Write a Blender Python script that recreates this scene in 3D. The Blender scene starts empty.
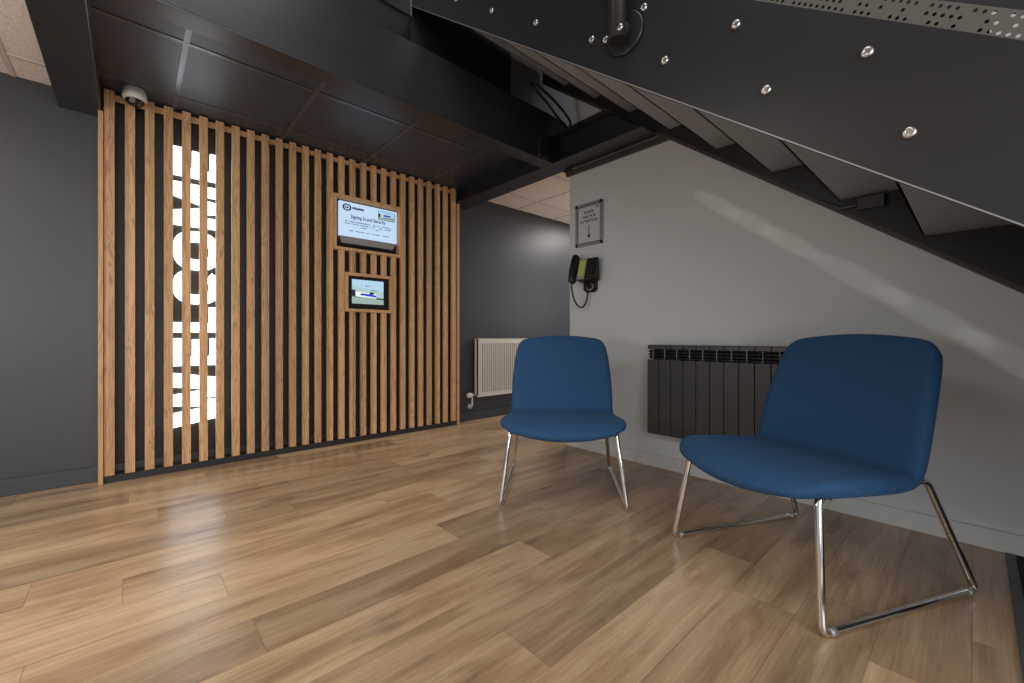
import bpy, bmesh, math, random
from mathutils import Vector, Matrix
random.seed(7)
S = bpy.context.scene
COL = S.collection
PI = math.pi

# ------------------------------------------------------------------ materials
def newmat(name):
    m = bpy.data.materials.new(name); m.use_nodes = True
    nt = m.node_tree
    return m, nt, nt.nodes['Principled BSDF']
def srgb(r, g, b):
    def f(c):
        c /= 255.0
        return c/12.92 if c <= .04045 else ((c+.055)/1.055)**2.4
    return (f(r), f(g), f(b), 1)
def noise_bump(nt, p, scale, strength, dist=.002, stretch=None):
    tc = nt.nodes.new('ShaderNodeTexCoord'); nz = nt.nodes.new('ShaderNodeTexNoise')
    nz.inputs['Scale'].default_value = scale; nz.inputs['Detail'].default_value = 3
    if stretch:
        mp = nt.nodes.new('ShaderNodeMapping'); mp.inputs['Scale'].default_value = stretch
        nt.links.new(tc.outputs['Object'], mp.inputs['Vector']); nt.links.new(mp.outputs['Vector'], nz.inputs['Vector'])
    else:
        nt.links.new(tc.outputs['Object'], nz.inputs['Vector'])
    bp = nt.nodes.new('ShaderNodeBump'); bp.inputs['Strength'].default_value = strength; bp.inputs['Distance'].default_value = dist
    nt.links.new(nz.outputs['Fac'], bp.inputs['Height']); nt.links.new(bp.outputs['Normal'], p.inputs['Normal'])
    return nz
def plain(name, col, rough=.5, metal=0, spec=.5, bump=None, var=0.0, vscale=6):
    m, nt, p = newmat(name)
    p.inputs['Roughness'].default_value = rough; p.inputs['Metallic'].default_value = metal
    p.inputs['Specular IOR Level'].default_value = spec
    tc = nt.nodes.new('ShaderNodeTexCoord'); nz = nt.nodes.new('ShaderNodeTexNoise')
    nz.inputs['Scale'].default_value = vscale; nz.inputs['Detail'].default_value = 4
    nt.links.new(tc.outputs['Object'], nz.inputs['Vector'])
    mr = nt.nodes.new('ShaderNodeMapRange'); mr.inputs['To Min'].default_value = 1-var; mr.inputs['To Max'].default_value = 1+var
    nt.links.new(nz.outputs['Fac'], mr.inputs['Value'])
    mx = nt.nodes.new('ShaderNodeVectorMath'); mx.operation = 'SCALE'
    mx.inputs[0].default_value = col[:3]
    nt.links.new(mr.outputs['Result'], mx.inputs['Scale'])
    nt.links.new(mx.outputs['Vector'], p.inputs['Base Color'])
    if bump: noise_bump(nt, p, *bump)
    return m
def emit(name, col, strength):
    m, nt, p = newmat(name)
    p.inputs['Base Color'].default_value = (col[0]*.5, col[1]*.5, col[2]*.5, 1)
    p.inputs['Emission Color'].default_value = col
    p.inputs['Emission Strength'].default_value = strength
    return m
def mnode(nt, op, a, b=None, c=None):
    n = nt.nodes.new('ShaderNodeMath'); n.operation = op
    for i, v in enumerate((a, b, c)):
        if v is None: continue
        if isinstance(v, (int, float)): n.inputs[i].default_value = v
        else: nt.links.new(v, n.inputs[i])
    return n.outputs[0]

def mat_floor():
    m, nt, p = newmat('oak_plank_floor')
    L = nt.links.new
    g = nt.nodes.new('ShaderNodeNewGeometry'); sx = nt.nodes.new('ShaderNodeSeparateXYZ'); L(g.outputs['Position'], sx.inputs[0])
    X, Y = sx.outputs['X'], sx.outputs['Y']
    W, LEN = .1807, 1.22
    yr = mnode(nt, 'DIVIDE', mnode(nt, 'ADD', Y, -.006+10*W), W)
    row = mnode(nt, 'FLOOR', yr)
    wn = nt.nodes.new('ShaderNodeTexWhiteNoise'); wn.noise_dimensions = '1D'; L(row, wn.inputs['W'])
    xr = mnode(nt, 'ADD', mnode(nt, 'DIVIDE', X, LEN), mnode(nt, 'MULTIPLY', wn.outputs['Value'], 7.0))
    colm = mnode(nt, 'FLOOR', xr)
    cb = nt.nodes.new('ShaderNodeCombineXYZ'); L(row, cb.inputs[0]); L(colm, cb.inputs[1])
    w2 = nt.nodes.new('ShaderNodeTexWhiteNoise'); w2.noise_dimensions = '3D'; L(cb.outputs[0], w2.inputs['Vector'])
    # grain coordinates
    gx = mnode(nt, 'ADD', X, mnode(nt, 'MULTIPLY', w2.outputs['Value'], 37.0))
    gc = nt.nodes.new('ShaderNodeCombineXYZ'); L(mnode(nt, 'MULTIPLY', gx, 1.1), gc.inputs[0]); L(mnode(nt, 'MULTIPLY', Y, 7.5), gc.inputs[1]); L(mnode(nt, 'MULTIPLY', row, 3.7), gc.inputs[2])
    n1 = nt.nodes.new('ShaderNodeTexNoise'); n1.inputs['Scale'].default_value = 1.3; n1.inputs['Detail'].default_value = 6; n1.inputs['Roughness'].default_value = .62; n1.inputs['Distortion'].default_value = .5
    L(gc.outputs[0], n1.inputs['Vector'])
    gc2 = nt.nodes.new('ShaderNodeCombineXYZ'); L(mnode(nt, 'MULTIPLY', gx, 3.0), gc2.inputs[0]); L(mnode(nt, 'MULTIPLY', Y, 110.0), gc2.inputs[1]); L(row, gc2.inputs[2])
    n2 = nt.nodes.new('ShaderNodeTexNoise'); n2.inputs['Scale'].default_value = 1.6; n2.inputs['Detail'].default_value = 4
    L(gc2.outputs[0], n2.inputs['Vector'])
    # knots
    gc3 = nt.nodes.new('ShaderNodeCombineXYZ'); L(mnode(nt, 'MULTIPLY', gx, 1.4), gc3.inputs[0]); L(mnode(nt, 'MULTIPLY', Y, 4.5), gc3.inputs[1])
    n3 = nt.nodes.new('ShaderNodeTexNoise'); n3.inputs['Scale'].default_value = 1.7; n3.inputs['Detail'].default_value = 3
    L(gc3.outputs[0], n3.inputs['Vector'])
    cr = nt.nodes.new('ShaderNodeValToRGB'); L(n1.outputs['Fac'], cr.inputs[0])
    e = cr.color_ramp.elements
    e[0].position = .26; e[0].color = srgb(150, 119, 89)
    e[1].position = .70; e[1].color = srgb(216, 188, 153)
    e2 = e.new(.45); e2.color = srgb(187, 155, 120)
    e3 = e.new(.54); e3.color = srgb(204, 173, 136)
    mr = nt.nodes.new('ShaderNodeMapRange'); L(w2.outputs['Value'], mr.inputs[0]); mr.inputs[3].default_value = .70; mr.inputs[4].default_value = 1.12
    mr2 = nt.nodes.new('ShaderNodeMapRange'); L(n2.outputs['Fac'], mr2.inputs[0]); mr2.inputs[1].default_value = .3; mr2.inputs[2].default_value = .7; mr2.inputs[3].default_value = .82; mr2.inputs[4].default_value = 1.1
    mr3 = nt.nodes.new('ShaderNodeMapRange'); L(n3.outputs['Fac'], mr3.inputs[0]); mr3.inputs[1].default_value = .60; mr3.inputs[2].default_value = .76; mr3.inputs[3].default_value = 1; mr3.inputs[4].default_value = .48
    fy = mnode(nt, 'FRACT', yr); fx = mnode(nt, 'FRACT', xr)
    dy = mnode(nt, 'MINIMUM', fy, mnode(nt, 'SUBTRACT', 1.0, fy)); dx = mnode(nt, 'MINIMUM', fx, mnode(nt, 'SUBTRACT', 1.0, fx))
    seam = mnode(nt, 'MINIMUM', mnode(nt, 'MULTIPLY', dy, W), mnode(nt, 'MULTIPLY', dx, LEN))
    mr4 = nt.nodes.new('ShaderNodeMapRange'); L(seam, mr4.inputs[0]); mr4.inputs[1].default_value = .0004; mr4.inputs[2].default_value = .0022; mr4.inputs[3].default_value = .62; mr4.inputs[4].default_value = 1
    k = mnode(nt, 'MULTIPLY', mnode(nt, 'MULTIPLY', mr.outputs[0], mr2.outputs[0]), mnode(nt, 'MULTIPLY', mr3.outputs[0], mr4.outputs[0]))
    vm = nt.nodes.new('ShaderNodeVectorMath'); vm.operation = 'SCALE'; L(cr.outputs[0], vm.inputs[0]); L(k, vm.inputs['Scale'])
    L(vm.outputs[0], p.inputs['Base Color'])
    rr = nt.nodes.new('ShaderNodeMapRange'); L(n2.outputs['Fac'], rr.inputs[0]); rr.inputs[3].default_value = .26; rr.inputs[4].default_value = .36
    L(rr.outputs[0], p.inputs['Roughness']); p.inputs['Specular IOR Level'].default_value = .75
    bp = nt.nodes.new('ShaderNodeBump'); bp.inputs['Strength'].default_value = .12; bp.inputs['Distance'].default_value = .001
    L(mnode(nt, 'ADD', n2.outputs['Fac'], mr4.outputs[0]), bp.inputs['Height']); L(bp.outputs[0], p.inputs['Normal'])
    return m

def mat_oak(name, pitch=None, x0=0.0, dark=(172, 126, 82), light=(220, 174, 124)):
    m, nt, p = newmat(name); L = nt.links.new
    tc = nt.nodes.new('ShaderNodeTexCoord'); sx = nt.nodes.new('ShaderNodeSeparateXYZ'); L(tc.outputs['Object'], sx.inputs[0])
    X, Y, Z = sx.outputs
    idx = mnode(nt, 'FLOOR', mnode(nt, 'DIVIDE', mnode(nt, 'SUBTRACT', X, x0), pitch or 50.0))
    wn = nt.nodes.new('ShaderNodeTexWhiteNoise'); wn.noise_dimensions = '1D'; L(idx, wn.inputs['W'])
    c = nt.nodes.new('ShaderNodeCombineXYZ')
    L(mnode(nt, 'MULTIPLY', X, 26.0), c.inputs[0]); L(mnode(nt, 'MULTIPLY', Y, 26.0), c.inputs[1])
    L(mnode(nt, 'ADD', mnode(nt, 'MULTIPLY', Z, 1.5), mnode(nt, 'MULTIPLY', wn.outputs['Value'], 40.0)), c.inputs[2])
    n1 = nt.nodes.new('ShaderNodeTexNoise'); n1.inputs['Scale'].default_value = 1.0; n1.inputs['Detail'].default_value = 5; n1.inputs['Distortion'].default_value = .8
    L(c.outputs[0], n1.inputs['Vector'])
    wv = mnode(nt, 'FRACT', mnode(nt, 'MULTIPLY', n1.outputs['Fac'], 9.0))
    wv = mnode(nt, 'ABSOLUTE', mnode(nt, 'SUBTRACT', wv, .5))
    c2 = nt.nodes.new('ShaderNodeCombineXYZ')
    L(mnode(nt, 'MULTIPLY', X, 350.0), c2.inputs[0]); L(mnode(nt, 'MULTIPLY', Y, 350.0), c2.inputs[1]); L(mnode(nt, 'MULTIPLY', Z, 12.0), c2.inputs[2])
    n2 = nt.nodes.new('ShaderNodeTexNoise'); n2.inputs['Scale'].default_value = 1; n2.inputs['Detail'].default_value = 2; L(c2.outputs[0], n2.inputs['Vector'])
    f = mnode(nt, 'ADD', mnode(nt, 'MULTIPLY', wv, 1.1), mnode(nt, 'MULTIPLY', n2.outputs['Fac'], .55))
    cr = nt.nodes.new('ShaderNodeValToRGB'); L(f, cr.inputs[0])
    cr.color_ramp.elements[0].position = .22; cr.color_ramp.elements[0].color = srgb(*dark)
    cr.color_ramp.elements[1].position = .62; cr.color_ramp.elements[1].color = srgb(*light)
    mr = nt.nodes.new('ShaderNodeMapRange'); L(wn.outputs['Value'], mr.inputs[0]); mr.inputs[3].default_value = .74; mr.inputs[4].default_value = 1.12
    vm = nt.nodes.new('ShaderNodeVectorMath'); vm.operation = 'SCALE'; L(cr.outputs[0], vm.inputs[0]); L(mr.outputs[0], vm.inputs['Scale'])
    L(vm.outputs[0], p.inputs['Base Color']); p.inputs['Roughness'].default_value = .48
    return m

def mat_tile(name, col, grid_col, x0, y0, pitch, tee=.024, rough=.85, spec=.3):
    m, nt, p = newmat(name); L = nt.links.new
    g = nt.nodes.new('ShaderNodeNewGeometry'); sx = nt.nodes.new('ShaderNodeSeparateXYZ'); L(g.outputs['Position'], sx.inputs[0])
    nz = nt.nodes.new('ShaderNodeTexNoise'); nz.inputs['Scale'].default_value = 90; nz.inputs['Detail'].default_value = 5
    L(g.outputs['Position'], nz.inputs['Vector'])
    mr = nt.nodes.new('ShaderNodeMapRange'); L(nz.outputs['Fac'], mr.inputs[0]); mr.inputs[1].default_value = .3; mr.inputs[2].default_value = .7; mr.inputs[3].default_value = .8; mr.inputs[4].default_value = 1.12
    vm = nt.nodes.new('ShaderNodeVectorMath'); vm.operation = 'SCALE'; vm.inputs[0].default_value = col[:3]; L(mr.outputs[0], vm.inputs['Scale'])
    L(vm.outputs[0], p.inputs['Base Color'])
    p.inputs['Roughness'].default_value = rough; p.inputs['Specular IOR Level'].default_value = spec
    bp = nt.nodes.new('ShaderNodeBump'); bp.inputs['Strength'].default_value = .25; bp.inputs['Distance'].default_value = .001
    L(nz.outputs['Fac'], bp.inputs['Height']); L(bp.outputs[0], p.inputs['Normal'])
    return m

M = {}
M['floor'] = mat_floor()
SL_P, SL_X0, SL_W = .0885, -.116, .045
M['slat'] = mat_oak('oak_slats', SL_P, SL_X0-.02)
M['oak'] = mat_oak('oak_trim', None, 0, (186, 138, 90), (224, 178, 126))
M['dark_wall'] = plain('charcoal_wall_paint', srgb(60, 61, 65), .42, 0, .5, (60, .05), .04)
M['dark_skirt'] = plain('charcoal_skirting_paint', srgb(58, 62, 66), .35, 0, .5)
M['pale_wall'] = plain('pale_grey_wall_paint', srgb(214, 219, 221), .55, 0, .3, (80, .04), .02)
M['white_skirt'] = plain('white_skirting_paint', srgb(214, 216, 216), .35)
M['black_steel'] = plain('black_painted_steel', srgb(37, 37, 38), .36, 0, .5, (25, .04), .08)
M['beam'] = plain('black_beam_paint', srgb(38, 40, 43), .33, 0, .8, (30, .04), .06)
M['grey_steel'] = plain('dark_grey_step_steel', srgb(164, 168, 171), .45, 0, .4, None, .10, 4)
M['edge_steel'] = plain('pale_steel_edge', srgb(150, 150, 150), .35, .3)
M['void'] = plain('matt_black_soffit', srgb(30, 30, 31), .7)
M['upper'] = plain('upper_ceiling_dark', srgb(34, 34, 36), .8)
M['grey_soffit'] = plain('grey_soffit', srgb(120, 118, 116), .6)
M['trim_grey'] = plain('dark_grey_trim', srgb(66, 65, 63), .5)
M['black_tile'] = mat_tile('black_ceiling_tile', srgb(50, 58, 69), None, 0, 0, .6, rough=.44, spec=.8)
M['black_tee'] = plain('black_ceiling_tee', srgb(66, 70, 76), .28, 0, 1.0)
M['white_tile'] = mat_tile('white_ceiling_tile', srgb(232, 222, 214), None, 0, 0, .6)
M['white_tee'] = plain('white_ceiling_tee', srgb(205, 196, 188), .5)
M['blue'] = None
M['chrome'] = plain('polished_chrome', (.78, .77, .75, 1), .09, 1)
M['bolt'] = plain('zinc_bolt', (.58, .57, .54, 1), .32, 1)
M['black_plastic'] = plain('black_plastic', srgb(24, 24, 25), .32)
M['rad_dark'] = plain('anthracite_radiator_enamel', srgb(60, 60, 62), .4, 0, .5)
M['rad_black'] = plain('radiator_gap_black', srgb(22, 22, 23), .5)
M['rad_white'] = plain('cream_radiator_enamel', srgb(226, 218, 206), .4)
M['white_plastic'] = plain('white_plastic', srgb(222, 222, 220), .4)
M['lcd'] = emit('phone_display_green', srgb(178, 178, 88), .22)
M['silver'] = plain('brushed_aluminium', (.36, .36, .35, 1), .4, .5)
M['grey_plastic'] = plain('grey_plastic', srgb(150, 148, 146), .5)
M['paper'] = plain('sign_paper', srgb(208, 209, 220), .7)
M['ink'] = plain('sign_ink', srgb(52, 52, 58), .7)
M['letter'] = emit('welcome_letter_glow', (.80, .90, 1, 1), 4.4)
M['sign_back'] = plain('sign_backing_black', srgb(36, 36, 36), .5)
M['screen'] = emit('monitor_screen', srgb(190, 216, 244), .85)
M['scr_ink'] = plain('screen_text_dark', srgb(38, 46, 78), .6)
M['scr_ink2'] = plain('screen_text_blue', srgb(140, 164, 196), .6)
M['mat'] = plain('entrance_mat_charcoal', srgb(46, 46, 48), .9, 0, .2, (400, .5, .004), .2, 60)
M['mat_trim'] = plain('mat_trim_grey', srgb(86, 88, 92), .5)
for nm, c, s in (('s_sky', (176, 212, 236), .8), ('s_hill', (176, 206, 206), .75), ('s_grey', (120, 132, 140), .55), ('s_blue', (24, 56, 214), .8), ('s_dark', (40, 40, 52), .4), ('s_white', (226, 236, 238), .9), ('s_road', (160, 186, 178), .7)):
    M[nm] = emit('picture_'+nm[2:], srgb(*c), s)

def mat_fabric():
    m, nt, p = newmat('blue_wool_fabric'); L = nt.links.new
    tc = nt.nodes.new('ShaderNodeTexCoord')
    nz = nt.nodes.new('ShaderNodeTexNoise'); nz.inputs['Scale'].default_value = 420; nz.inputs['Detail'].default_value = 2; L(tc.outputs['Object'], nz.inputs['Vector'])
    cr = nt.nodes.new('ShaderNodeValToRGB'); L(nz.outputs['Fac'], cr.inputs[0])
    cr.color_ramp.elements[0].position = .3; cr.color_ramp.elements[0].color = srgb(35, 68, 103)
    cr.color_ramp.elements[1].position = .7; cr.color_ramp.elements[1].color = srgb(52, 92, 134)
    L(cr.outputs[0], p.inputs['Base Color'])
    p.inputs['Roughness'].default_value = .85; p.inputs['Specular IOR Level'].default_value = .25
    p.inputs['Sheen Weight'].default_value = .25; p.inputs['Sheen Tint'].default_value = srgb(90, 130, 170)
    bp = nt.nodes.new('ShaderNodeBump'); bp.inputs['Strength'].default_value = .25; bp.inputs['Distance'].default_value = .001
    L(nz.outputs['Fac'], bp.inputs['Height']); L(bp.outputs[0], p.inputs['Normal'])
    return m
M['blue'] = mat_fabric()

def mat_perforated():
    # pale steel sheet with rows of small round holes (open), holes in loose groups
    m, nt, p = newmat('perforated_steel'); L = nt.links.new
    tc = nt.nodes.new('ShaderNodeTexCoord'); sx = nt.nodes.new('ShaderNodeSeparateXYZ'); L(tc.outputs['Object'], sx.inputs[0])
    U, V = sx.outputs['Y'], sx.outputs['Z']
    P = .0160
    u = mnode(nt, 'DIVIDE', U, P); v = mnode(nt, 'DIVIDE', V, P)
    du = mnode(nt, 'SUBTRACT', mnode(nt, 'FRACT', u), .5); dv = mnode(nt, 'SUBTRACT', mnode(nt, 'FRACT', v), .5)
    r = mnode(nt, 'SQRT', mnode(nt, 'ADD', mnode(nt, 'MULTIPLY', du, du), mnode(nt, 'MULTIPLY', dv, dv)))
    hole = mnode(nt, 'LESS_THAN', r, .24)
    c = nt.nodes.new('ShaderNodeCombineXYZ'); L(mnode(nt, 'FLOOR', u), c.inputs[0]); L(mnode(nt, 'FLOOR', v), c.inputs[1])
    wn = nt.nodes.new('ShaderNodeTexWhiteNoise'); wn.noise_dimensions = '3D'; L(c.outputs[0], wn.inputs['Vector'])
    keep = mnode(nt, 'LESS_THAN', wn.outputs['Value'], .62)
    hole = mnode(nt, 'MULTIPLY', hole, keep)
    p.inputs['Base Color'].default_value = srgb(92, 88, 82); p.inputs['Roughness'].default_value = .5
    tr = nt.nodes.new('ShaderNodeBsdfTransparent'); mx = nt.nodes.new('ShaderNodeMixShader')
    L(hole, mx.inputs[0]); L(p.outputs[0], mx.inputs[1]); L(tr.outputs[0], mx.inputs[2])
    L(mx.outputs[0], nt.nodes['Material Output'].inputs['Surface'])
    return m
M['perf'] = mat_perforated()

# ------------------------------------------------------------------ mesh helpers
def B(): return bmesh.new()
def add_box(bm, x0, x1, y0, y1, z0, z1, mi=0):
    vs = [bm.verts.new(v) for v in ((x0,y0,z0),(x1,y0,z0),(x1,y1,z0),(x0,y1,z0),(x0,y0,z1),(x1,y0,z1),(x1,y1,z1),(x0,y1,z1))]
    for f in ((3,2,1,0),(4,5,6,7),(0,1,5,4),(1,2,6,5),(2,3,7,6),(3,0,4,7)):
        bm.faces.new([vs[i] for i in f]).material_index = mi
    return vs
def add_prism(bm, pts, d, mi=0):
    """pts: planar polygon (3D), extruded by vector d."""
    d = Vector(d); a = [bm.verts.new(p) for p in pts]; b = [bm.verts.new(Vector(p)+d) for p in pts]
    n = len(pts)
    bm.faces.new(a[::-1]).material_index = mi; bm.faces.new(b).material_index = mi
    for i in range(n):
        bm.faces.new((a[i], a[(i+1) % n], b[(i+1) % n], b[i])).material_index = mi
def round_path(pts, rad, n=6):
    out = [Vector(pts[0])]
    for i in range(1, len(pts)-1):
        p, a, c = Vector(pts[i]), Vector(pts[i-1]), Vector(pts[i+1])
        d1 = (a-p); d2 = (c-p); r = min(rad, d1.length*.45, d2.length*.45)
        q1 = p+d1.normalized()*r; q2 = p+d2.normalized()*r
        for k in range(n+1):
            t = k/n; out.append(q1*(1-t)**2+p*2*t*(1-t)+q2*t*t)
    out.append(Vector(pts[-1])); return out
def add_tube(bm, pts, r, seg=12, closed=False, mi=0):
    pts = [Vector(p) for p in pts]; n = len(pts); rings = []
    up = None
    for i, p in enumerate(pts):
        if closed: t = (pts[(i+1) % n]-pts[i-1]).normalized()
        else: t = (pts[min(i+1, n-1)]-pts[max(i-1, 0)]).normalized()
        if up is None:
            up = Vector((0,0,1)) if abs(t.z) < .9 else Vector((1,0,0))
        s = t.cross(up).normalized(); up = s.cross(t).normalized()
        rings.append([bm.verts.new(p+(s*math.cos(2*PI*k/seg)+up*math.sin(2*PI*k/seg))*r) for k in range(seg)])
    m = n if closed else n-1
    for i in range(m):
        a, b = rings[i], rings[(i+1) % n]
        for k in range(seg):
            f = bm.faces.new((a[k], a[(k+1) % seg], b[(k+1) % seg], b[k])); f.smooth = True; f.material_index = mi
    if not closed:
        bm.faces.new(rings[0][::-1]).material_index = mi; bm.faces.new(rings[-1]).material_index = mi
def add_lathe(bm, prof, origin, axis='z', seg=24, mi=0):
    """prof: list of (radius, height)."""
    o = Vector(origin); rings = []
    def pt(r, h, a):
        c, s = math.cos(a)*r, math.sin(a)*r
        return o+{'z': Vector((c, s, h)), 'x': Vector((h, c, s)), 'y': Vector((s, h, c))}[axis]
    for r, h in prof:
        rings.append([bm.verts.new(pt(max(r, 1e-5), h, 2*PI*k/seg)) for k in range(seg)])
    for i in range(len(rings)-1):
        for k in range(seg):
            f = bm.faces.new((rings[i][k], rings[i][(k+1) % seg], rings[i+1][(k+1) % seg], rings[i+1][k])); f.smooth = True; f.material_index = mi
    bm.faces.new(rings[0][::-1]).material_index = mi; bm.faces.new(rings[-1]).material_index = mi
def link(o, parent=None):
    COL.objects.link(o)
    if parent: o.parent = parent
    return o
def obj(name, bm, mats, parent=None, bevel=0, smooth=False, label=None):
    bmesh.ops.recalc_face_normals(bm, faces=bm.faces)
    me = bpy.data.meshes.new(name); bm.to_mesh(me); bm.free()
    for m in (mats if isinstance(mats, (list, tuple)) else [mats]): me.materials.append(m)
    if smooth:
        for p in me.polygons: p.use_smooth = True
    o = link(bpy.data.objects.new(name, me), parent)
    if bevel:
        md = o.modifiers.new('bevel', 'BEVEL'); md.width = bevel; md.segments = 2; md.limit_method = 'ANGLE'; md.angle_limit = math.radians(40)
    if label: o['label'] = label
    return o
def tag(o, label, cat, group=None):
    o['label'] = label; o['category'] = cat
    if group: o['group'] = group
    return o
def thing(name, label, cat, loc=(0,0,0), rz=0, group=None):
    o = bpy.data.objects.new(name, None); o.empty_display_size = .05
    o.location = loc; o.rotation_euler = (0, 0, rz); link(o)
    return tag(o, label, cat, group)
def struct(name, bm, m, bevel=0, label=None):
    o = obj(name, bm, m, None, bevel); o['kind'] = 'structure'
    if label: o['label'] = label
    return o
def boxes(*bs):
    bm = B()
    for b in bs: add_box(bm, *b)
    return bm
def off(bm, loc):
    bmesh.ops.translate(bm, verts=bm.verts, vec=-Vector(loc)); return bm

# ------------------------------------------------------------------ dimensions
YW = 3.465      # dark back wall face
YS = 3.365      # slat fronts
XR = 2.54       # pale wall face
YE = 2.128       # where the pale wall ends
ZC = 2.285      # suspended ceiling
def zs(y): return 1.108+.763*y       # underside line of the stair stringers

# ------------------------------------------------------------------ room shell
struct('floor', boxes((-3.2, 6.2, -2.6, 3.7, -.05, 0)), M['floor'])
struct('wall_back', boxes((-3.2, 6.2, YW, YW+.12, 0, 2.9)), M['dark_wall'])
struct('baseboard_back', boxes((-3.2, 6.2, YW-.016, YW, 0, .088)), M['dark_skirt'], .004)
struct('wall_right', boxes((XR, XR+.14, -2.6, YE, 0, 4.6)), M['pale_wall'])
struct('baseboard_right', boxes((XR-.016, XR, -.9, YE, 0, .082), (XR-.016, XR+.14, YE, YE+.014, 0, .082)), M['white_skirt'], .004)
struct('wall_corridor_end', boxes((6.2, 6.3, YE, YW, 0, 2.5)), M['pale_wall'])
# steel beams boxed in black
def ibeam_y(x0, x1, y0, y1, z0, z1, cut=0):
    bm = B()
    for a, b, u, v in ((x0, x1, z0, z0+.016), ((x0+x1)/2-.012, (x0+x1)/2+.012, z0+.016, z1-.016), (x0, x1, z1-.016, z1)):
        ya, yb = y0+cut*(u-z0), y0+cut*(v-z0)
        add_prism(bm, ((a, ya, u), (a, y1, u), (a, y1, v), (a, yb, v)), (b-a, 0, 0))
    return bm
bm = boxes((-.305, -.128, -2.6, YW, 2.14, 2.5))
struct('trim_1', bm, M['beam'], .004, 'black boxed beam dropping from the ceiling left of the slats')
struct('trim_2', ibeam_y(2.33, 2.505, 1.372, YW, 2.14, 2.36, 1/.763), M['beam'], .002, 'black steel beam over the right end of the slats')
bm = B()
add_box(bm, -.128, 2.33, 2.118, 2.232, 2.14, 2.155)      # lower channel flange
add_box(bm, -.128, 2.33, 2.118, 2.132, 2.155, 2.262)
add_box(bm, -.128, 2.50, 2.132, 2.20, 2.155, 2.51)
add_box(bm, -.128, 2.33, 2.2, 2.232, 2.155, 2.30)
struct('trim_3', bm, M['beam'], .003, 'long black beam crossing in front of the black ceiling tiles')
bm = B()
for x in (2.16, 2.20, 2.235): add_box(bm, x, x+.012, 2.08, 2.118, 2.145, 2.262)
struct('trim_4', bm, M['beam'], .001)
struct('trim_5', boxes((2.512, XR, 1.22, YE+.02, 2.098, 2.135)), M['trim_grey'], .003, 'dark grey edging strip along the top of the pale wall')
struct('trim_6', boxes((2.506, 6.2, YE-.02, YE+.035, 2.135, 2.36)), M['void'])
struct('trim_9', boxes((2.16, 6.2, 2.395, 2.41, 2.30, 3.3)), M['grey_soffit'])
struct('trim_10', boxes((1.31, 2.16, 2.395, 2.41, 2.30, 3.3)), M['void'])

# ceilings: tiles lie in a lattice of tees
def ceiling(name, x0, x1, y0, y1, z, gx, gy, p, tile, tee, dz=0.004):
    bm = boxes((x0, x1, y0, y1, z, z+.02))
    o = struct(name, bm, tile)
    bt = B(); x = gx
    while x > x0: x -= p
    while x < x1:
        if x > x0+.01: add_box(bt, x-.012, x+.012, y0, y1, z-dz, z)
        x += p
    y = gy
    while y > y0: y -= p
    while y < y1:
        if y > y0+.01: add_box(bt, x0, x1, y-.012, y+.012, z-dz*.9, z)
        y += p
    t = obj('ceiling_grid', bt, tee, o); return o
ceiling('ceiling', -.128, 2.42, 2.23, YW, ZC, .20, 2.597, .607, M['black_tile'], M['black_tee'])
ceiling('ceiling_left', -3.2, -.30, -2.6, YW, 2.248, -.47, 3.23, .607, M['white_tile'], M['white_tee'])
ceiling('ceiling_corridor', 2.505, 6.2, YE+.035, YW, 2.288, 3.205, 3.132, .607, M['white_tile'], M['white_tee'])
struct('ceiling_soffit', boxes((-.3, 1.308, 2.393, 3.44, 2.872, 2.95), (1.308, 2.54, 2.412, 3.44, 2.872, 2.95)), M['grey_soffit'])
struct('ceiling_upper', boxes((-3.2, 3.2, -2.6, 4.4, 4.6, 4.7)), M['upper'])

# ------------------------------------------------------------------ slatted feature screen
scr = thing('slatted_screen', 'tall oak slatted feature screen standing against the charcoal back wall', 'slatted screen', (1.1, YS, 0))
O = (1.1, YS, 0)
bm = B()
F1 = (1.168, 1.748, 1.537, 1.975)
F2 = (1.259, 1.664, 1.052, 1.366)
for i in range(28):
    x0 = SL_X0+i*SL_P; x1 = x0+SL_W; cuts = []
    if x1 > F1[0]+.005 and x0 < F1[1]-.005 and 14.5 < i < 20.5: cuts.append((F1[2], F1[3]))
    if 15.5 < i < 19.5: cuts.append((F2[2], F2[3]))
    z = .042
    for a, b in sorted(cuts):
        add_box(bm, x0, x1, YS, YS+.028, z, a); z = b
    add_box(bm, x0, x1, YS, YS+.028, z, 2.277)
so = obj('slat_panel', off(bm, O), M['slat'], scr, .0015)
obj('top_rail', off(boxes((-.116, 2.345, YS+.028, YS+.052, 2.236, 2.268)), O), M['oak'], scr, .002)
obj('backing', off(boxes((-.116, 2.336, YW-.006, YW-.0005, .090, 2.28)), O), M['sign_back'], scr)  # black sheet added to paint the shade seen between the slats
obj('plinth', off(boxes((-.116, 2.336, YS+.003, YS+.085, 0, .042)), O), M['sign_back'], scr, .002, label='black plinth under the slats')
obj('end_board', off(boxes((-.140, -.118, YS-.02, YW, 0, 2.138)), O), M['oak'], scr, .002)
obj('end_board', off(boxes((2.336, 2.358, YS-.006, YW, 0, 2.138)), O), M['oak'], scr, .002)
def surround(f, t, name):
    x0, x1, z0, z1 = f; bm = B()
    add_box(bm, x0, x1, YS-.012, YS+.06, z1-t, z1); add_box(bm, x0, x1, YS-.012, YS+.06, z0, z0+t)
    add_box(bm, x0, x0+t, YS-.012, YS+.06, z0+t, z1-t); add_box(bm, x1-t, x1, YS-.012, YS+.06, z0+t, z1-t)
    add_box(bm, x0+t, x1-t, YS+.05, YS+.06, z0+t, z1-t, 1)
    return obj(name, off(bm, O), [M['oak'], M['black_plastic']], scr, .0015)
surround(F1, .024, 'display_surround'); surround(F2, .024, 'display_surround')

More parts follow.
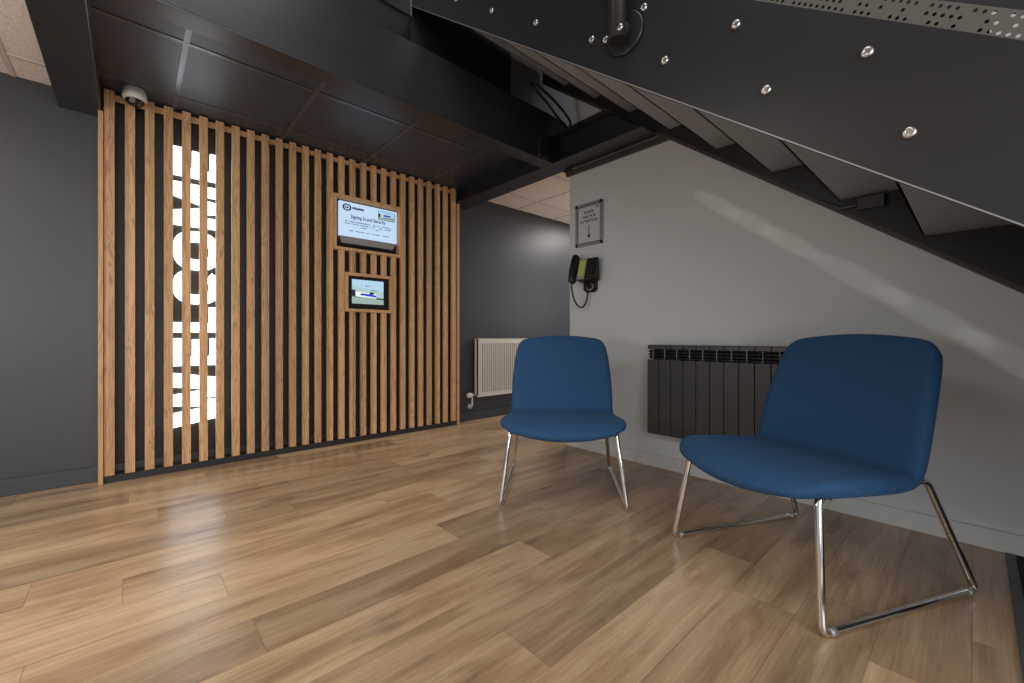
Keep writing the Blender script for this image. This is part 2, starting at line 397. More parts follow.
# ------------------------------------------------------------------ WELCOME sign behind the slats
sg = thing('welcome_sign', 'glowing white vertical WELCOME lettering on the wall behind the slats', 'sign', (.33, YW, 1.2))
LX0, LX1 = .196, .445      # tops of the letters are on the left
def letter(polys, zlo, zhi, o):
    """polys in letter space (0..1 across, 0..1 up); turned a quarter to the left."""
    bm = B()
    for poly in polys:
        pts = [(LX1-(LX1-LX0)*v, YW-.012, zlo+(zhi-zlo)*u) for u, v in poly]
        add_prism(bm, pts, (0, -.016, 0))
    return obj('letter', off(bm, o), M['letter'], sg)
def rect(a, b, c, d): return [(a, c), (b, c), (b, d), (a, d)]
def ring(a0, a1, n=22, w=.27, h=.235):
    out = []
    for k in range(n):
        t0 = a0+(a1-a0)*k/n; t1 = a0+(a1-a0)*(k+1)/n
        def P(t, rx, ry):
            c, s = math.cos(t), math.sin(t)
            return (.5+rx*math.copysign(abs(c)**.8, c), .5+ry*math.copysign(abs(s)**.8, s))
        out.append([P(t0, .5, .5), P(t1, .5, .5), P(t1, .5-w, .5-h), P(t0, .5-w, .5-h)])
    return out
E_ = [rect(0, .34, 0, 1), rect(.34, 1, 0, .215), rect(.34, .96, .385, .60), rect(.34, 1, .785, 1)]
W_ = [[(0, 1), (.26, 1), (.335, .28), (.335, 0), (.12, 0)], [(.335, .28), (.40, 1), (.5, 1), (.5, .45), (.47, 0), (.335, 0)],
      [(.665, .28), (.60, 1), (.5, 1), (.5, .45), (.53, 0), (.665, 0)], [(1, 1), (.74, 1), (.665, .28), (.665, 0), (.88, 0)]]
L_ = [rect(0, .38, 0, 1), rect(.38, 1, 0, .24)]
M_ = [rect(0, .25, 0, 1), rect(.75, 1, 0, 1), [(.25, 1), (.33, 1), (.5, .28), (.5, 0), (.385, 0), (.25, .70)], [(.75, 1), (.67, 1), (.5, .28), (.5, 0), (.615, 0), (.75, .70)]]
SO = (.33, YW, 1.2)
for poly, a, b in ((W_, .265, .616), (E_, .660, .838), (L_, .877, 1.045), (ring(.62, 2*PI-.62, w=.27), 1.062, 1.29), (ring(0, 2*PI, w=.27), 1.285, 1.54), (M_, 1.568, 1.846), (E_, 1.888, 2.07)):
    letter(poly, a, b, SO)
obj('backing', off(boxes((.16, .47, YW-.012, YW-.0065, .2, 2.14)), SO), M['sign_back'], sg)

# ------------------------------------------------------------------ text helper
def text_mesh(name, body, size, mat, parent, loc, basis, align='CENTER', bold=0.0, width=1.0):
    """flat lettering; basis = (right, up) world directions."""
    cu = bpy.data.curves.new(name, 'FONT'); cu.body = body; cu.size = size; cu.align_x = align; cu.align_y = 'CENTER'
    cu.offset = bold; cu.extrude = .0004
    t = bpy.data.objects.new(name+'_source', cu); COL.objects.link(t)
    bpy.context.view_layer.update()
    me = bpy.data.meshes.new_from_object(t.evaluated_get(bpy.context.evaluated_depsgraph_get()))
    bpy.data.objects.remove(t); bpy.data.curves.remove(cu)
    r, u = Vector(basis[0]).normalized(), Vector(basis[1]).normalized(); n = r.cross(u)
    mtx = Matrix((r*width, u, n)).transposed().to_4x4(); mtx.translation = Vector(loc)
    me.transform(mtx); me.materials.clear(); me.materials.append(mat)
    o = bpy.data.objects.new(name, me); return link(o, parent)

# ------------------------------------------------------------------ upper display
O = (1.46, YS+.03, 1.76)
d = thing('information_monitor', 'wide white information monitor in the upper oak surround on the slats', 'monitor', O)
ys = YS+.012
bm = B()
add_box(bm, 1.219, 1.710, ys, ys+.030, 1.655, 1.932)
obj('screen', off(bm, O), M['screen'], d, .002)
bm = B()
add_prism(bm, ((1.221, ys, 1.655), (1.708, ys, 1.655), (1.674, ys+.002, 1.600), (1.242, ys+.002, 1.600)), (0, .03, 0))
obj('chin_bezel', off(bm, O), M['grey_plastic'], d, .003)
BX = ((1, 0, 0), (0, 0, 1))
def loc(x, z, dy=0): return (x-O[0], ys-.0012-dy-O[1], z-O[2])
bm = B()
cxl, czl = 1.279, 1.887
for k in range(24):
    a, b = 2*PI*k/24, 2*PI*(k+1)/24
    P = lambda t, q: (cxl+.036*q*math.cos(t), ys-.001, czl+.028*q*math.sin(t))
    add_prism(bm, (P(a, 1), P(b, 1), P(b, .66), P(a, .66)), (0, -.0008, 0))
add_box(bm, cxl-.016, cxl-.008, ys-.0018, ys-.001, czl-.010, czl+.010)
add_prism(bm, ((cxl-.002, ys-.001, czl-.010), (cxl+.014, ys-.001, czl-.004), (cxl+.012, ys-.001, czl+.006), (cxl-.002, ys-.001, czl+.010)), (0, -.0008, 0))
obj('logo', off(bm, O), M['scr_ink'], d)
# tiny unreadable words as rows of short strokes
def strokes(x0, x1, z, h, seed, dens=.72):
    rnd = random.Random(seed); x = x0; bm_ = []
    while x < x1:
        w = rnd.uniform(.006, .016)
        if rnd.random() < dens: bm_.append((x, min(x+w, x1), ys-.0016, ys-.001, z-h*rnd.uniform(.3, .5), z+h*rnd.uniform(.3, .5)))
        x += w+.002
    return bm_
obj('lettering', off(boxes(*strokes(1.322, 1.418, 1.889, .020, 3, .95)), O), M['scr_ink'], d)
text_mesh('title_lettering', 'Signing In and Security', .041, M['scr_ink'], d, loc(1.457, 1.818), BX, bold=.0006, width=.80)
bm = boxes(*(strokes(1.262, 1.668, 1.778, .009, 11)+strokes(1.262, 1.668, 1.760, .009, 12)+strokes(1.39, 1.545, 1.741, .009, 13)+strokes(1.295, 1.635, 1.704, .008, 15)))
obj('lettering', off(bm, O), M['scr_ink2'], d)
bm = B(); z0, z1, x0, x1 = 1.838, 1.915, 1.541, 1.690; yb = ys-.001
add_box(bm, x0, x1, yb-.0006, yb, z0, z1, 4)
def pic(a, b, c, e, mi, lv): add_box(bm, x0+(x1-x0)*a, x0+(x1-x0)*b, yb-.0006-lv*.0004, yb, z0+(z1-z0)*c, z0+(z1-z0)*e, mi)
pic(.03, .97, .05, .97, 0, 1); pic(.03, .97, .05, .30, 6, 2); pic(.1, .97, .30, .62, 1, 2); pic(.03, .12, .28, .66, 4, 3); pic(.33, .72, .44, .62, 3, 3); pic(.4, .66, .80, .84, 2, 3); pic(.3, .97, .28, .33, 4, 3)
PM = [M[k] for k in ('s_sky', 's_hill', 's_grey', 's_blue', 's_dark', 's_white', 's_road')]
obj('picture', off(bm, O), PM, d)

# ------------------------------------------------------------------ lower touch screen
O = (1.46, YS+.03, 1.21)
d = thing('touchscreen_panel', 'small black framed touchscreen in the lower oak surround showing a landscape', 'touchscreen', O)
bm = B()
add_box(bm, 1.286, 1.634, ys, ys+.03, 1.079, 1.340)
obj('bezel', off(bm, O), M['black_plastic'], d, .003)
bm = B(); x0, x1, z0, z1 = 1.319, 1.588, 1.120, 1.316; yb = ys
def poly(pts, mi, lv):
    add_prism(bm, [(x0+(x1-x0)*a, yb, z0+(z1-z0)*b) for a, b in pts], (0, -.0008-lv*.0004, 0), mi)
poly([(0, 0), (1, 0), (1, 1), (0, 1)], 0, 0)
poly([(0, .35), (1, .28), (1, .56), (.55, .62), (.25, .68), (0, .76)], 1, 1)
poly([(0, 0), (1, 0), (1, .30), (0, .36)], 6, 1)
poly([(.12, .30), (.75, .26), (.75, .44), (.12, .50)], 5, 2)
poly([(0, .32), (.1, .30), (.1, .56), (0, .58)], 4, 2)
poly([(.26, .36), (.75, .30), (.75, .38), (.58, .42), (.26, .44)], 3, 3)
poly([(.55, .42), (.68, .41), (.68, .50), (.55, .51)], 4, 3)
poly([(.60, .58), (.78, .56), (.78, .59), (.60, .61)], 2, 3)
poly([(.42, .74), (.58, .73), (.58, .75), (.42, .765)], 2, 2)
poly([(.42, .72), (.445, .72), (.445, .80), (.42, .80)], 2, 2)
poly([(.76, .22), (1, .21), (1, .26), (.78, .28)], 4, 3)
poly([(0, .28), (.25, .25), (.25, .28), (0, .32)], 2, 2)
obj('screen', off(bm, O), PM, d)

# ------------------------------------------------------------------ dome camera
O = (.016, 3.29, ZC-.0005)
d = thing('dome_camera', 'small white dome security camera on the black ceiling above the slats', 'camera', O)
bm = B(); add_lathe(bm, [(.052, 0), (.052, -.022), (.056, -.024), (.056, -.052), (.052, -.059), (.044, -.062)], (0, 0, 0), seg=32)
obj('housing', bm, M['white_plastic'], d)
bm = B(); add_lathe(bm, [(.044, -.060), (.043, -.070), (.034, -.084), (.018, -.093), (0, -.095)], (0, 0, 0), seg=32)
obj('dome_lens', bm, plain('smoked_dome', srgb(26, 24, 24), .06, 0, .8), d)
bm = B(); add_lathe(bm, [(.013, 0), (.013, .014), (.010, .016)], (-.012, -.030, -.078), axis='y', seg=16)
bmesh.ops.translate(bm, verts=bm.verts, vec=(0, -.016, 0))
obj('lens_ring', bm, M['bolt'], d)

# ------------------------------------------------------------------ white panel radiator
O = (2.9, YW, .24)
d = thing('panel_radiator', 'cream ribbed panel radiator on the charcoal wall behind the far blue chair', 'radiator', O)
rx0, rx1, rz0, rz1, ry = 2.606, 3.55, .240, .832, YW-.075
bm = B()
add_box(bm, rx0, rx1, ry, ry+.016, rz0, rz1)
n = 30; pw = (rx1-rx0-.06)/n
for i in range(n):
    a = rx0+.03+i*pw
    add_box(bm, a+pw*.84, a+pw*1.16, ry-.0008, ry, rz0+.05, rz1-.045, 1)  # darker strip paints the shade of the groove into the colour
    add_prism(bm, ((a+pw*.16, ry, rz0+.05), (a+pw*.84, ry, rz0+.05), (a+pw*.66, ry-.008, rz0+.056), (a+pw*.34, ry-.008, rz0+.056)), (0, 0, rz1-rz0-.095))
obj('front_panel', off(bm, O), [M['rad_white'], plain('groove_shade', srgb(140, 130, 118), .6)], d)
for bx in (rx0, rx1-.006): obj('side_panel', off(boxes((bx, bx+.006, ry, YW-.022, rz0+.01, rz1)), O), M['rad_white'], d)
bm = B(); add_box(bm, rx0, rx1, ry, YW-.022, rz1-.003, rz1+.004)
for i in range(40): add_box(bm, rx0+.02+i*.023, rx0+.034+i*.023, ry+.015, YW-.03, rz1+.0041, rz1+.0046, 1)
obj('top_grille', off(bm, O), [M['rad_white'], M['grey_plastic']], d)
for bx in (rx0+.1, rx1-.14): obj('wall_bracket', off(boxes((bx, bx+.04, ry+.016, YW-.0005, rz0+.1, rz1-.1)), O), M['rad_white'], d)
bm = B(); add_tube(bm, [(rx0, ry+.03, .262), (rx0-.045, ry+.03, .262)], .010); add_lathe(bm, [(.016, 0), (.016, .018)], (rx0-.055, ry+.03, .262), axis='x', seg=16)
v = obj('valve', off(bm, O), M['bolt'], d)
bm = B(); add_lathe(bm, [(.019, 0), (.024, -.004), (.025, -.030), (.021, -.052), (.012, -.056)], (rx0-.055, ry+.03, .262), axis='x', seg=20)
obj('valve_head', off(bm, O), M['white_plastic'], v)
bm = B(); add_tube(bm, round_path([(rx0-.048, ry+.03, .258), (rx0-.048, ry+.03, .145), (rx0-.048, YW-.006, .145)], .02), .0075)
add_lathe(bm, [(.026, 0), (.026, -.008), (.012, -.02), (.012, -.03)], (rx0-.048, YW-.0005, .145), axis='y', seg=24)
obj('pipe', off(bm, O), M['white_plastic'], d)

# ------------------------------------------------------------------ black sectional radiator
O = (XR, .95, .24)
d = thing('sectional_radiator', 'anthracite sectional radiator on the pale wall behind the blue chairs', 'radiator', O)
NS, PY = 12, .0779
y_hi = 1.405; z0, z1 = .232, .797; xf = XR-.100; xb = XR-.020
for i in range(NS):
    ya = y_hi-i*PY; yb2 = ya-PY+.0035
    bm = B()
    add_prism(bm, ((xf, yb2, z0+.004), (xf, ya, z0+.004), (xf, ya, z1-.092), (xf, yb2, z1-.092)), (.014, 0, 0))        # front blade
    add_box(bm, xf+.014, xb, (ya+yb2)/2-.004, (ya+yb2)/2+.004, z0+.03, z1-.02)      # web
    add_box(bm, xf+.03, xb-.01, yb2, ya, z0+.03, z0+.07)
    add_prism(bm, ((xf+.012, yb2, z1-.02), (xf+.002, yb2, z1-.028), (xf+.006, yb2, z1-.004), (xf+.02, yb2, z1), (xb, yb2, z1), (xb, yb2, z1-.02)), (0, ya-yb2, 0), 0)  # top cap
    add_box(bm, xf+.03, xb-.01, yb2, ya, z1-.09, z1-.03, 1)
    for q in range(3):
        zz = z1-.042-q*.018
        add_prism(bm, ((xf+.004, yb2+.002, zz-.004), (xf+.03, yb2+.002, zz+.004), (xf+.03, yb2+.002, zz+.008), (xf+.004, yb2+.002, zz)), (0, ya-yb2-.004, 0), 1)
    add_box(bm, xf+.001, xf+.006, (ya+yb2)/2-.0018, (ya+yb2)/2+.0018, z1-.085, z1-.024, 2)
    obj('radiator_section', off(bm, O), [M['rad_dark'], M['rad_black'], M['grey_plastic']], d, .0015)
for by in (1.22, .70): obj('wall_bracket', off(boxes((xb-.02, XR-.0005, by, by+.03, z1-.12, z1-.08)), O), M['rad_dark'], d)

# ------------------------------------------------------------------ A4 sign above phone
O = (XR, 1.937, 1.69)
d = thing('wall_sign', 'aluminium snap frame sign with printed notice and down arrow above the telephone', 'sign', O)
a0, a1, b0, b1 = 1.811, 2.063, 1.530, 1.850; xs_ = XR-.014
bm = B()
t = .022
add_box(bm, xs_, XR-.0005, a0+.008, a1-.008, b1-t, b1); add_box(bm, xs_, XR-.0005, a0+.008, a1-.008, b0, b0+t)
add_box(bm, xs_, XR-.0005, a0, a0+t, b0+.008, b1-.008); add_box(bm, xs_, XR-.0005, a1-t, a1, b0+.008, b1-.008)
obj('sign_frame', off(bm, O), M['silver'], d, .003)
for y in (a0+.013, a1-.013):
    for z in (b0+.013, b1-.013):
        bm = B(); add_lathe(bm, [(.0125, 0), (.0125, -.016), (.009, -.018)], (XR-.0005, y, z), axis='x', seg=20)
        obj('corner_cap', off(bm, O), M['black_plastic'], d, label='dark rounded corner cap')
bm = boxes((XR-.008, XR-.001, a0+.02, a1-.02, b0+.02, b1-.02))
pp = obj('notice_paper', off(bm, O), M['paper'], d)
bm = B()
for (u0, u1, w0, w1) in ((a0+t, a0+t+.004, b0+t, b1-t), (a1-t-.004, a1-t, b0+t, b1-t)): add_box(bm, XR-.0105, XR-.008, u0, u1, w0, w1)
add_box(bm, XR-.0105, XR-.008, a0+t, a1-t, b1-t-.004, b1-t); add_box(bm, XR-.0105, XR-.008, a0+t, a1-t, b0+t, b0+t+.004)
obj('gasket', off(bm, O), M['black_plastic'], d)
SB = ((0, -1, 0), (0, 0, 1))
for body, z in (('PLEASE', 1.782), ('DIAL FOR', 1.748), ('ATTENTION', 1.714)):
    text_mesh('lettering', body, .029, M['ink'], pp, (-.0085, 0, z-O[2]), SB, bold=.0005)
bm = B()
add_box(bm, XR-.0095, XR-.008, 1.934, 1.940, 1.60, 1.682)
add_prism(bm, ((XR-.008, 1.954, 1.612), (XR-.008, 1.920, 1.612), (XR-.008, 1.937, 1.583)), (-.0015, 0, 0))
obj('arrow', off(bm, O), M['ink'], pp)
bm = B()
add_prism(bm, ((XR-.008, 1.880, 1.812), (XR-.008, 1.845, 1.816), (XR-.008, 1.850, 1.808), (XR-.008, 1.872, 1.803)), (-.0015, 0, 0))
obj('logo', off(bm, O), M['ink'], pp)

# ------------------------------------------------------------------ wall telephone
O = (XR, 1.930, 1.318)
d = thing('wall_telephone', 'black desk telephone with yellow display mounted on the pale wall below the sign', 'telephone', O)
def local_phone(bm):
    # phone leans: top near the wall, bottom standing out on its bracket
    return bm
ca, sa = math.cos(math.radians(20)), math.sin(math.radians(20))
def PH(u, v, w):
    u, w = u*.88, w*.9
    return PH0(u, v, w)
def PH0(u, v, w):   # u along -Y (right in view), v up, w out of the face
    return (-.052-w*ca-v*0.0+(-v)*sa*.0-.0-(.11-v)*sa*.75, -u, v*ca+w*sa)
def pbox(bm, u0, u1, v0, v1, w0, w1, mi=0):
    vs = [bm.verts.new(PH(*q)) for q in ((u0,v0,w0),(u1,v0,w0),(u1,v1,w0),(u0,v1,w0),(u0,v0,w1),(u1,v0,w1),(u1,v1,w1),(u0,v1,w1))]
    for f in ((3,2,1,0),(4,5,6,7),(0,1,5,4),(1,2,6,5),(2,3,7,6),(3,0,4,7)): bm.faces.new([vs[i] for i in f]).material_index = mi
bm = B(); pbox(bm, -.115, .125, -.055, .110, -.02, .012)
obj('body', bm, M['black_plastic'], d, .006)
bm = B()
add_prism(bm, ((-.002, -.07, .10), (-.002, .05, .10), (-.002, .05, -.12), (-.002, .02, -.14), (-.002, -.05, -.14), (-.002, -.07, -.12)), (-.02, 0, 0))
add_prism(bm, ((-.022, -.1, .07), (-.022, .05, .04), (-.022, .07, -.06), (-.022, -.1, -.06)), (-.035, 0, 0))
obj('wall_bracket', bm, M['black_plastic'], d, .004)
bm = B(); pbox(bm, -.055, .025, -.058, .108, .010, .018)
obj('display_panel', bm, M['grey_plastic'], d, .002, label='grey surround of the telephone display')
bm = B(); pbox(bm, -.043, .016, -.036, .096, .0175, .0195)
obj('display', bm, M['lcd'], d, label='yellow green telephone display')
bm = B()
for r in range(5):
    for c in range(4):
        pbox(bm, .040+c*.019, .052+c*.019, -.040+r*.027, -.026+r*.027, .012, .016)
obj('keypad', bm, plain('phone_keys', srgb(62, 62, 64), .4), d)
# handset
bm = B()
pts = [PH(-.088, v, .030+.012*(1-((v-.027)/.1)**2)) for v in [(-.078+.21*k/14) for k in range(15)]]
add_tube(bm, pts, .026, 14)
for v in (-.060, .112):
    q = [bm.verts.new(PH(-.088+.033*math.cos(2*PI*k/16), v+.028*math.sin(2*PI*k/16), .006)) for k in range(16)]
    q2 = [bm.verts.new(PH(-.088+.031*math.cos(2*PI*k/16), v+.026*math.sin(2*PI*k/16), .040)) for k in range(16)]
    bm.faces.new(q[::-1]); bm.faces.new(q2)
    for k in range(16): bm.faces.new((q[k], q[(k+1) % 16], q2[(k+1) % 16], q2[k]))
obj('handset', bm, M['black_plastic'], d, .003)
bm = B()
cpts = []
A0 = Vector(PH(-.090, -.085, .025)); A1 = Vector((-.03, -.0, -.125))
for k in range(33):
    t = k/32; p = A0.lerp(A1, .5-.5*math.cos(PI*t)); p.z -= .150*math.sin(PI*t)
    cpts.append(p)
add_tube(bm, cpts, .0065, 8)
obj('cord', bm, M['black_plastic'], d)
bm = B()
add_tube(bm, round_path([(-.03, .02, -.10), (-.035, -.02, -.13), (-.03, -.055, -.10), (-.03, -.03, -.075)], .03), .005, 8)
obj('line_cable', bm, M['grey_plastic'], d)

# ------------------------------------------------------------------ staircase
XN = 1.30
O = (1.9, .6, 0)
st = thing('staircase', 'black steel staircase with bolted side plate rising away over the pale wall', 'staircase', O)
OV = Vector(O)
ya, yb = -1.42, 2.377
def stringer(x0, x1, h):
    bm = B()
    pts = [(x0, ya, max(0, zs(ya))), (x0, yb, zs(yb)), (x0, yb, zs(yb)+h), (x0, ya, zs(ya)+h)]
    add_prism(bm, pts, (x1-x0, 0, 0)); return bm
obj('stringer', off(stringer(XN, XN+.012, .366), O), M['black_steel'], st, .001)
# pale lower edge of the near plate
bm = B(); add_prism(bm, [(XN-.001, ya, zs(ya)), (XN-.001, yb, zs(yb)), (XN-.001, yb, zs(yb)+.004), (XN-.001, ya, zs(ya)+.004)], (.014, 0, 0))
obj('plate_edge', off(bm, O), M['edge_steel'], st)
bm = stringer(XR-.05, XR-.035, .366)
obj('stringer', off(bm, O), M['black_steel'], st, .001)
bm = B(); add_prism(bm, [(XR-.052, ya, zs(ya)-.004), (XR-.052, yb, zs(yb)-.004), (XR-.052, yb, zs(yb)+.018), (XR-.052, ya, zs(ya)+.018)], (.051, 0, 0))
obj('stringer_flange', off(bm, O), M['trim_grey'], st, .001)
G, RS = .285, .2175
for k in range(-5, 9):
    y = .149+G*k; z = zs(y)+.052
    bm = B()
    add_box(bm, XN+.012, XR-.05, y-G, min(y, yb), z, z+.006)          # tread plate
    if y < yb: add_box(bm, XN+.012, XR-.05, y-.006, y, z, z+RS)         # riser up to the next tread
    obj('step', off(bm, O), M['grey_steel'], st)
# perforated upstand and dark balustrade board above the near plate
def slope_box(x0, x1, h0, h1, y0=ya, y1=yb):
    bm = B(); add_prism(bm, [(x0, y0, zs(y0)+h0), (x0, y1, zs(y1)+h0), (x0, y1, zs(y1)+h1), (x0, y0, zs(y0)+h1)], (x1-x0, 0, 0)); return bm
pf = B()
c_, s_ = math.cos(math.atan(.763)), math.sin(math.atan(.763))
Lh = (yb-ya)/c_
add_box(pf, -.001, .001, 0, Lh, 0, .062*c_)
pfo = obj('perforated_upstand', pf, M['perf'], st, label='pale perforated strip along the top of the side plate')
pfo.location = Vector((XN+.006, ya, zs(ya)+.366))-OV; pfo.rotation_euler = (math.atan(.763), 0, 0)
bm = slope_box(XN+.016, XN+.024, .428, 1.25)
add_prism(bm, [(XN+.016, -.02, zs(-.02)+.366), (XN+.016, yb, zs(yb)+.366), (XN+.016, yb, zs(yb)+.428), (XN+.016, -.02, zs(-.02)+.428)], (.008, 0, 0))  # dark strip added to stop light showing through the perforations
bmesh.ops.remove_doubles(bm, verts=bm.verts, dist=1e-5)
obj('balustrade_panel', off(bm, O), M['void'], st)
BOLTS = [(1.279, 2.205), (1.579, 2.43), (1.884, 2.666), (.98, 1.975), (.917, 1.941), (.761, 1.969), (.685, 1.751), (.466, 1.748), (.388, 1.524), (.173, 1.52), (.1, 1.302), (-.12, 1.30), (-.19, 1.085), (2.17, 2.89)]
bm0 = B(); add_lathe(bm0, [(.0135, 0), (.0135, -.004), (.010, -.008), (.006, -.0085), (.0055, -.006)], (0, 0, 0), axis='x', seg=16)
bo = obj('bolt', bm0, M['bolt'], st)
for i, (y, z) in enumerate(BOLTS):
    o = bo if i == 0 else link(bo.copy(), st)
    o.location = Vector((XN, y, z))-OV
# baluster post with a round fixing plate
bm = B(); add_tube(bm, [(-.052, 0, -.045), (-.052, 0, 1.1)], .030, 20)
po = obj('baluster_post', bm, M['black_steel'], st); po.location = Vector((XN, .832, 1.915))-OV
bm = B(); add_lathe(bm, [(.072, 0), (.072, -.010), (.068, -.012)], (0, 0, 0), axis='x', seg=40)
add_lathe(bm, [(.030, -.012), (.030, -.052)], (0, 0, 0), axis='x', seg=20)
obj('base_disc', bm, M['black_steel'], po)
bm = B(); add_lathe(bm, [(.013, -.012), (.013, -.017), (.009, -.021), (.005, -.021)], (-.060, -.024, -.024), axis='x', seg=16)
bo2 = obj('bolt', bm, M['bolt'], po)
# little junction box on the wall-side plate
bm = boxes((XR-.085, XR-.0505, .268, .362, 1.425, 1.480)); add_tube(bm, [(XR-.07, .362, 1.45), (XR-.06, .43, 1.452), (XR-.055, .52, 1.515)], .008, 8)
obj('junction_box', off(bm, O), M['grey_plastic'] if False else plain('dark_box_plastic', srgb(70, 72, 78), .35), st, .004)
# landing beam
struct('trim_7', boxes((-.3, XN+.003, yb, yb+.014, 2.859, 3.4)), M['beam'], .002)
struct('trim_8', boxes((XN-.004, XN+.004, yb-.004, yb+.002, 2.859, 3.4)), M['edge_steel'])
# cable loop above the beam
bm = B()
P0 = [(2.06, 2.07, 2.62), (2.05, 2.04, 2.56), (2.18, 2.03, 2.50), (2.30, 2.03, 2.43), (2.42, 2.04, 2.40), (2.44, 2.03, 2.45), (2.38, 2.05, 2.52), (2.25, 2.06, 2.58), (2.12, 2.07, 2.62)]
add_tube(bm, round_path(P0, .05), .009, 8)
tag(obj('cable', bm, M['black_plastic']), 'loop of black cable hanging in the gap above the black beams', 'cable')

# ------------------------------------------------------------------ entrance mat
O = (2.0, -.6, 0)
d = thing('entrance_mat', 'charcoal entrance mat with grey edge strip at the right beside the near chair', 'mat', O)
obj('mat_surface', off(boxes((.6, XR-.02, -1.5, -.104, .0, .006)), O), M['mat'], d)
obj('edge_strip', off(boxes((.6, XR-.02, -.104, -.079, .0, .007)), O), M['mat_trim'], d, .001)

# ------------------------------------------------------------------ blue chairs
def chair_shell():
    prof = [  # d, z, half width, d shift q2, d shift q8, z lift q2, z shift q8
        (-.054, .346, .262, .058, .014, .020, 0),
        (-.034, .374, .296, .054, .008, .018, 0),
        (.008, .393, .316, .044, 0, .012, 0),
        (.080, .399, .324, .024, 0, .006, 0),
        (.170, .396, .322, .008, 0, .002, 0),
        (.270, .390, .317, 0, 0, 0, 0),
        (.370, .383, .310, -.002, 0, 0, 0),
        (.430, .385, .304, -.006, 0, .002, 0),
        (.464, .408, .301, -.012, 0, .002, 0),
        (.484, .450, .302, -.020, 0, 0, 0),
        (.508, .520, .302, -.026, 0, 0, 0),
        (.540, .612, .298, -.028, 0, 0, 0),
        (.574, .706, .290, -.026, 0, -.004, 0),
        (.602, .780, .281, -.022, 0, -.012, 0),
        (.622, .828, .268, -.020, 0, -.020, -.006),
        (.632, .853, .240, -.018, 0, -.026, -.022)]
    N = 12; bm = B(); rows = []
    for (dd, z, w, a2, a8, l2, l8) in prof:
        row = []
        for j in range(N+1):
            q = -1+2*j/N
            row.append(bm.verts.new((q*w, dd+a2*q*q+a8*q**8, z+l2*q*q+l8*q**8)))
        rows.append(row)
    CR = 7
    for i in range(len(rows)-1):
        for j in range(N):
            f = bm.faces.new((rows[i][j], rows[i][j+1], rows[i+1][j+1], rows[i+1][j]))
            f.material_index = 0 if i < CR else 1
    bmesh.ops.recalc_face_normals(bm, faces=bm.faces)
    me = bpy.data.meshes.new('shell'); bm.to_mesh(me); bm.free()
    me.materials.append(M['blue']); me.materials.append(M['blue'])
    o = bpy.data.objects.new('shell_source', me); COL.objects.link(o)
    s = o.modifiers.new('s', 'SOLIDIFY'); s.thickness = .056; s.offset = 0; s.use_even_offset = False
    u = o.modifiers.new('u', 'SUBSURF'); u.levels = 2; u.render_levels = 2
    bpy.context.view_layer.update()
    full = bpy.data.meshes.new_from_object(o.evaluated_get(bpy.context.evaluated_depsgraph_get()))
    bpy.data.objects.remove(o)
    out = []
    for which in (0, 1):
        b = B(); b.from_mesh(full)
        bmesh.ops.delete(b, geom=[f for f in b.faces if f.material_index != which], context='FACES')
        for f in b.faces: f.smooth = True; f.material_index = 0
        # close the cut so each cushion is a solid
        edges = [e for e in b.edges if e.is_boundary]
        r = bmesh.ops.holes_fill(b, edges=edges, sides=0)
        m2 = bpy.data.meshes.new('cushion'); b.to_mesh(m2); b.free(); m2.materials.append(M['blue']); out.append(m2)
    return out
seat_me, back_me = chair_shell()
def make_chair(loc, rz, label):
    t = thing('lounge_chair', label, 'chair', loc, rz, 'blue lounge chairs by the pale wall')
    link(bpy.data.objects.new('seat', seat_me), t); link(bpy.data.objects.new('backrest', back_me), t)
    r = .0115
    for s in (-1, 1):
        bm = B()
        path = [(s*.262, .30, .372), (s*.262, .047, .374), (s*.309, 0, r), (s*.309, .690, r), (s*.262, .535, .374), (s*.262, .30, .372)]
        # front leg, floor bar, rear leg and seat rail bent from one tube
        add_tube(bm, round_path(path, .028, 7), r, 14)
        o = obj('sled_leg', bm, M['chrome'], t)
        for y in (.035, .655):
            bm = B(); add_lathe(bm, [(.0128, -.012), (.0128, .012)], (s*.309, y, r), axis='y', seg=14)
            obj('glide', bm, M['silver'], o)
    for y in (.10, .50):
        bm = B(); add_tube(bm, [(-.262, y, .366), (.262, y, .366)], .009, 12)
        obj('crossbar', bm, M['chrome'], t)
    return t
def heading(dx, dy): return math.atan2(dy, dx)-PI/2
c1 = make_chair((1.560, 1.352, 0), heading(.745, .667), 'blue upholstered lounge chair farther away, facing the camera on chrome sled legs')
c2 = c1.copy(); COL.objects.link(c2)
c2.location = (1.559, .568, 0); c2.rotation_euler = (0, 0, heading(.91, -.415))
c2['label'] = 'blue upholstered lounge chair nearest the camera, turned to the left under the stairs'
for ch in list(c1.children):
    k = ch.copy(); COL.objects.link(k); k.parent = c2
    for g in ch.children:
        h = g.copy(); COL.objects.link(h); h.parent = k

# ------------------------------------------------------------------ lights
def area(name, loc, target, sx, sy, power, col=(1, 1, 1), spread=PI, roll=None):
    l = bpy.data.lights.new(name, 'AREA'); l.shape = 'RECTANGLE'; l.size = sx; l.size_y = sy; l.energy = power; l.color = col; l.spread = spread
    o = bpy.data.objects.new(name, l); o.location = loc
    z = (Vector(loc)-Vector(target)).normalized()
    if roll is None: o.rotation_euler = z.to_track_quat('Z', 'Y').to_euler()
    else:
        x = Vector(roll); x = (x-z*x.dot(z)).normalized(); y = z.cross(x)
        o.rotation_euler = Matrix((x, y, z)).transposed().to_euler()
    COL.objects.link(o); return o
def bulb(name, loc, power, col=(1, 1, 1), r=.25):
    l = bpy.data.lights.new(name, 'POINT'); l.energy = power; l.color = col; l.shadow_soft_size = r
    o = bpy.data.objects.new(name, l); o.location = loc; COL.objects.link(o); return o
area('hall_panel_light', (-1.3, 1.6, 2.23), (-1.3, 1.6, 0), 1.2, 1.2, 24, (1, .95, .89))
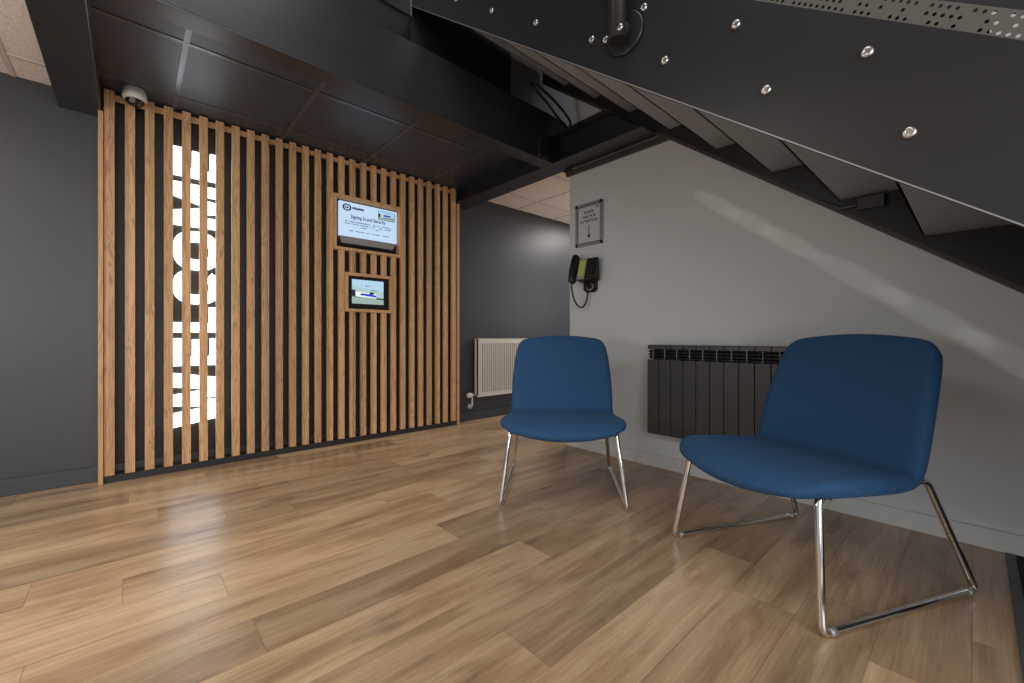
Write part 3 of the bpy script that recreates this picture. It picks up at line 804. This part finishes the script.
bulb('hall_fill_light', (-1.35, 1.9, 1.05), 30, (1, .95, .88))  # added fill with no visible fitting, brightens the left ceiling
bulb('corridor_fill_light', (4.1, 2.6, 1.3), 12, (1, .93, .88), .5)  # added fill for the corridor ceiling and walls, not a real fitting
area('corridor_panel_light', (4.45, 2.75, 2.27), (4.45, 2.75, 0), .6, .6, 26, (1, .96, .93))
bulb('soffit_fill_light', (.45, 2.75, 2.62), 2.2, (1, .97, .94), .05)  # unseen bulb added so the soffit reads grey at its left
bulb('rear_fill_light', (.55, -1.7, 1.75), 30, (1, .98, .96), .4)  # added fill behind the camera for the pale wall and chairs
area('window_light', (-.5, -2.4, 1.2), (1.2, 2.5, .9), 3.0, 1.9, 62, (.96, .98, 1))
area('upper_stair_light', (.2, .3, 4.2), (.4, .8, 0), 1.4, 1.4, 30, (1, .96, .92))
# added unseen spots: slim glints below the stair plate on to the pale wall
def streak(y0, y1, z0, z1, h, power, dy=-.35, dz=-.45):
    c = Vector((XR, (y0+y1)/2, (z0+z1)/2)); dirv = Vector((0, y1-y0, z1-z0)); ln = dirv.length
    src = c+Vector((-3.2, dy, dz)); dist = (c-src).length
    l = bpy.data.lights.new('glint_light', 'SPOT'); l.energy = power; l.color = (1, .95, .88); l.shadow_soft_size = .01
    l.spot_size = 2*math.atan(ln*.58/dist); l.spot_blend = .5
    o = bpy.data.objects.new('glint_light', l); o.location = src
    z = (src-c).normalized(); x = (dirv-z*dirv.dot(z)).normalized(); y = z.cross(x)
    o.rotation_euler = Matrix((x, y, z)).transposed().to_euler(); o.scale = (1, h/ln, 1)
    COL.objects.link(o)
def band(y0, y1, h, power, n, dz=-.45):
    for k in range(n):
        a = y0+(y1-y0)*(k+.5)/n; hl = (y1-y0)/n*.72
        streak(a-hl, a+hl, .835+.775*(a-hl), .835+.775*(a+hl), h, power, -.35, dz)
band(.56, 1.10, .085, 22, 3)
band(-.50, .50, .095, 22, 4, -.25)

w = bpy.data.worlds.new('world'); S.world = w; w.use_nodes = True
w.node_tree.nodes['Background'].inputs[0].default_value = (.80, .86, .95, 1)
w.node_tree.nodes['Background'].inputs[1].default_value = .46

# ------------------------------------------------------------------ camera
cd = bpy.data.cameras.new('camera'); cam = bpy.data.objects.new('camera', cd); COL.objects.link(cam)
cam.location = (0, 0, .84); cam.rotation_euler = (PI/2, 0, -math.radians(42.2))
cd.sensor_width = 36; cd.lens = 420/1024*36; cd.shift_y = -3.5/1024; cd.clip_start = .02
S.camera = cam
S.view_settings.view_transform = 'Standard'
S.view_settings.look = 'None'
S.view_settings.exposure = 0
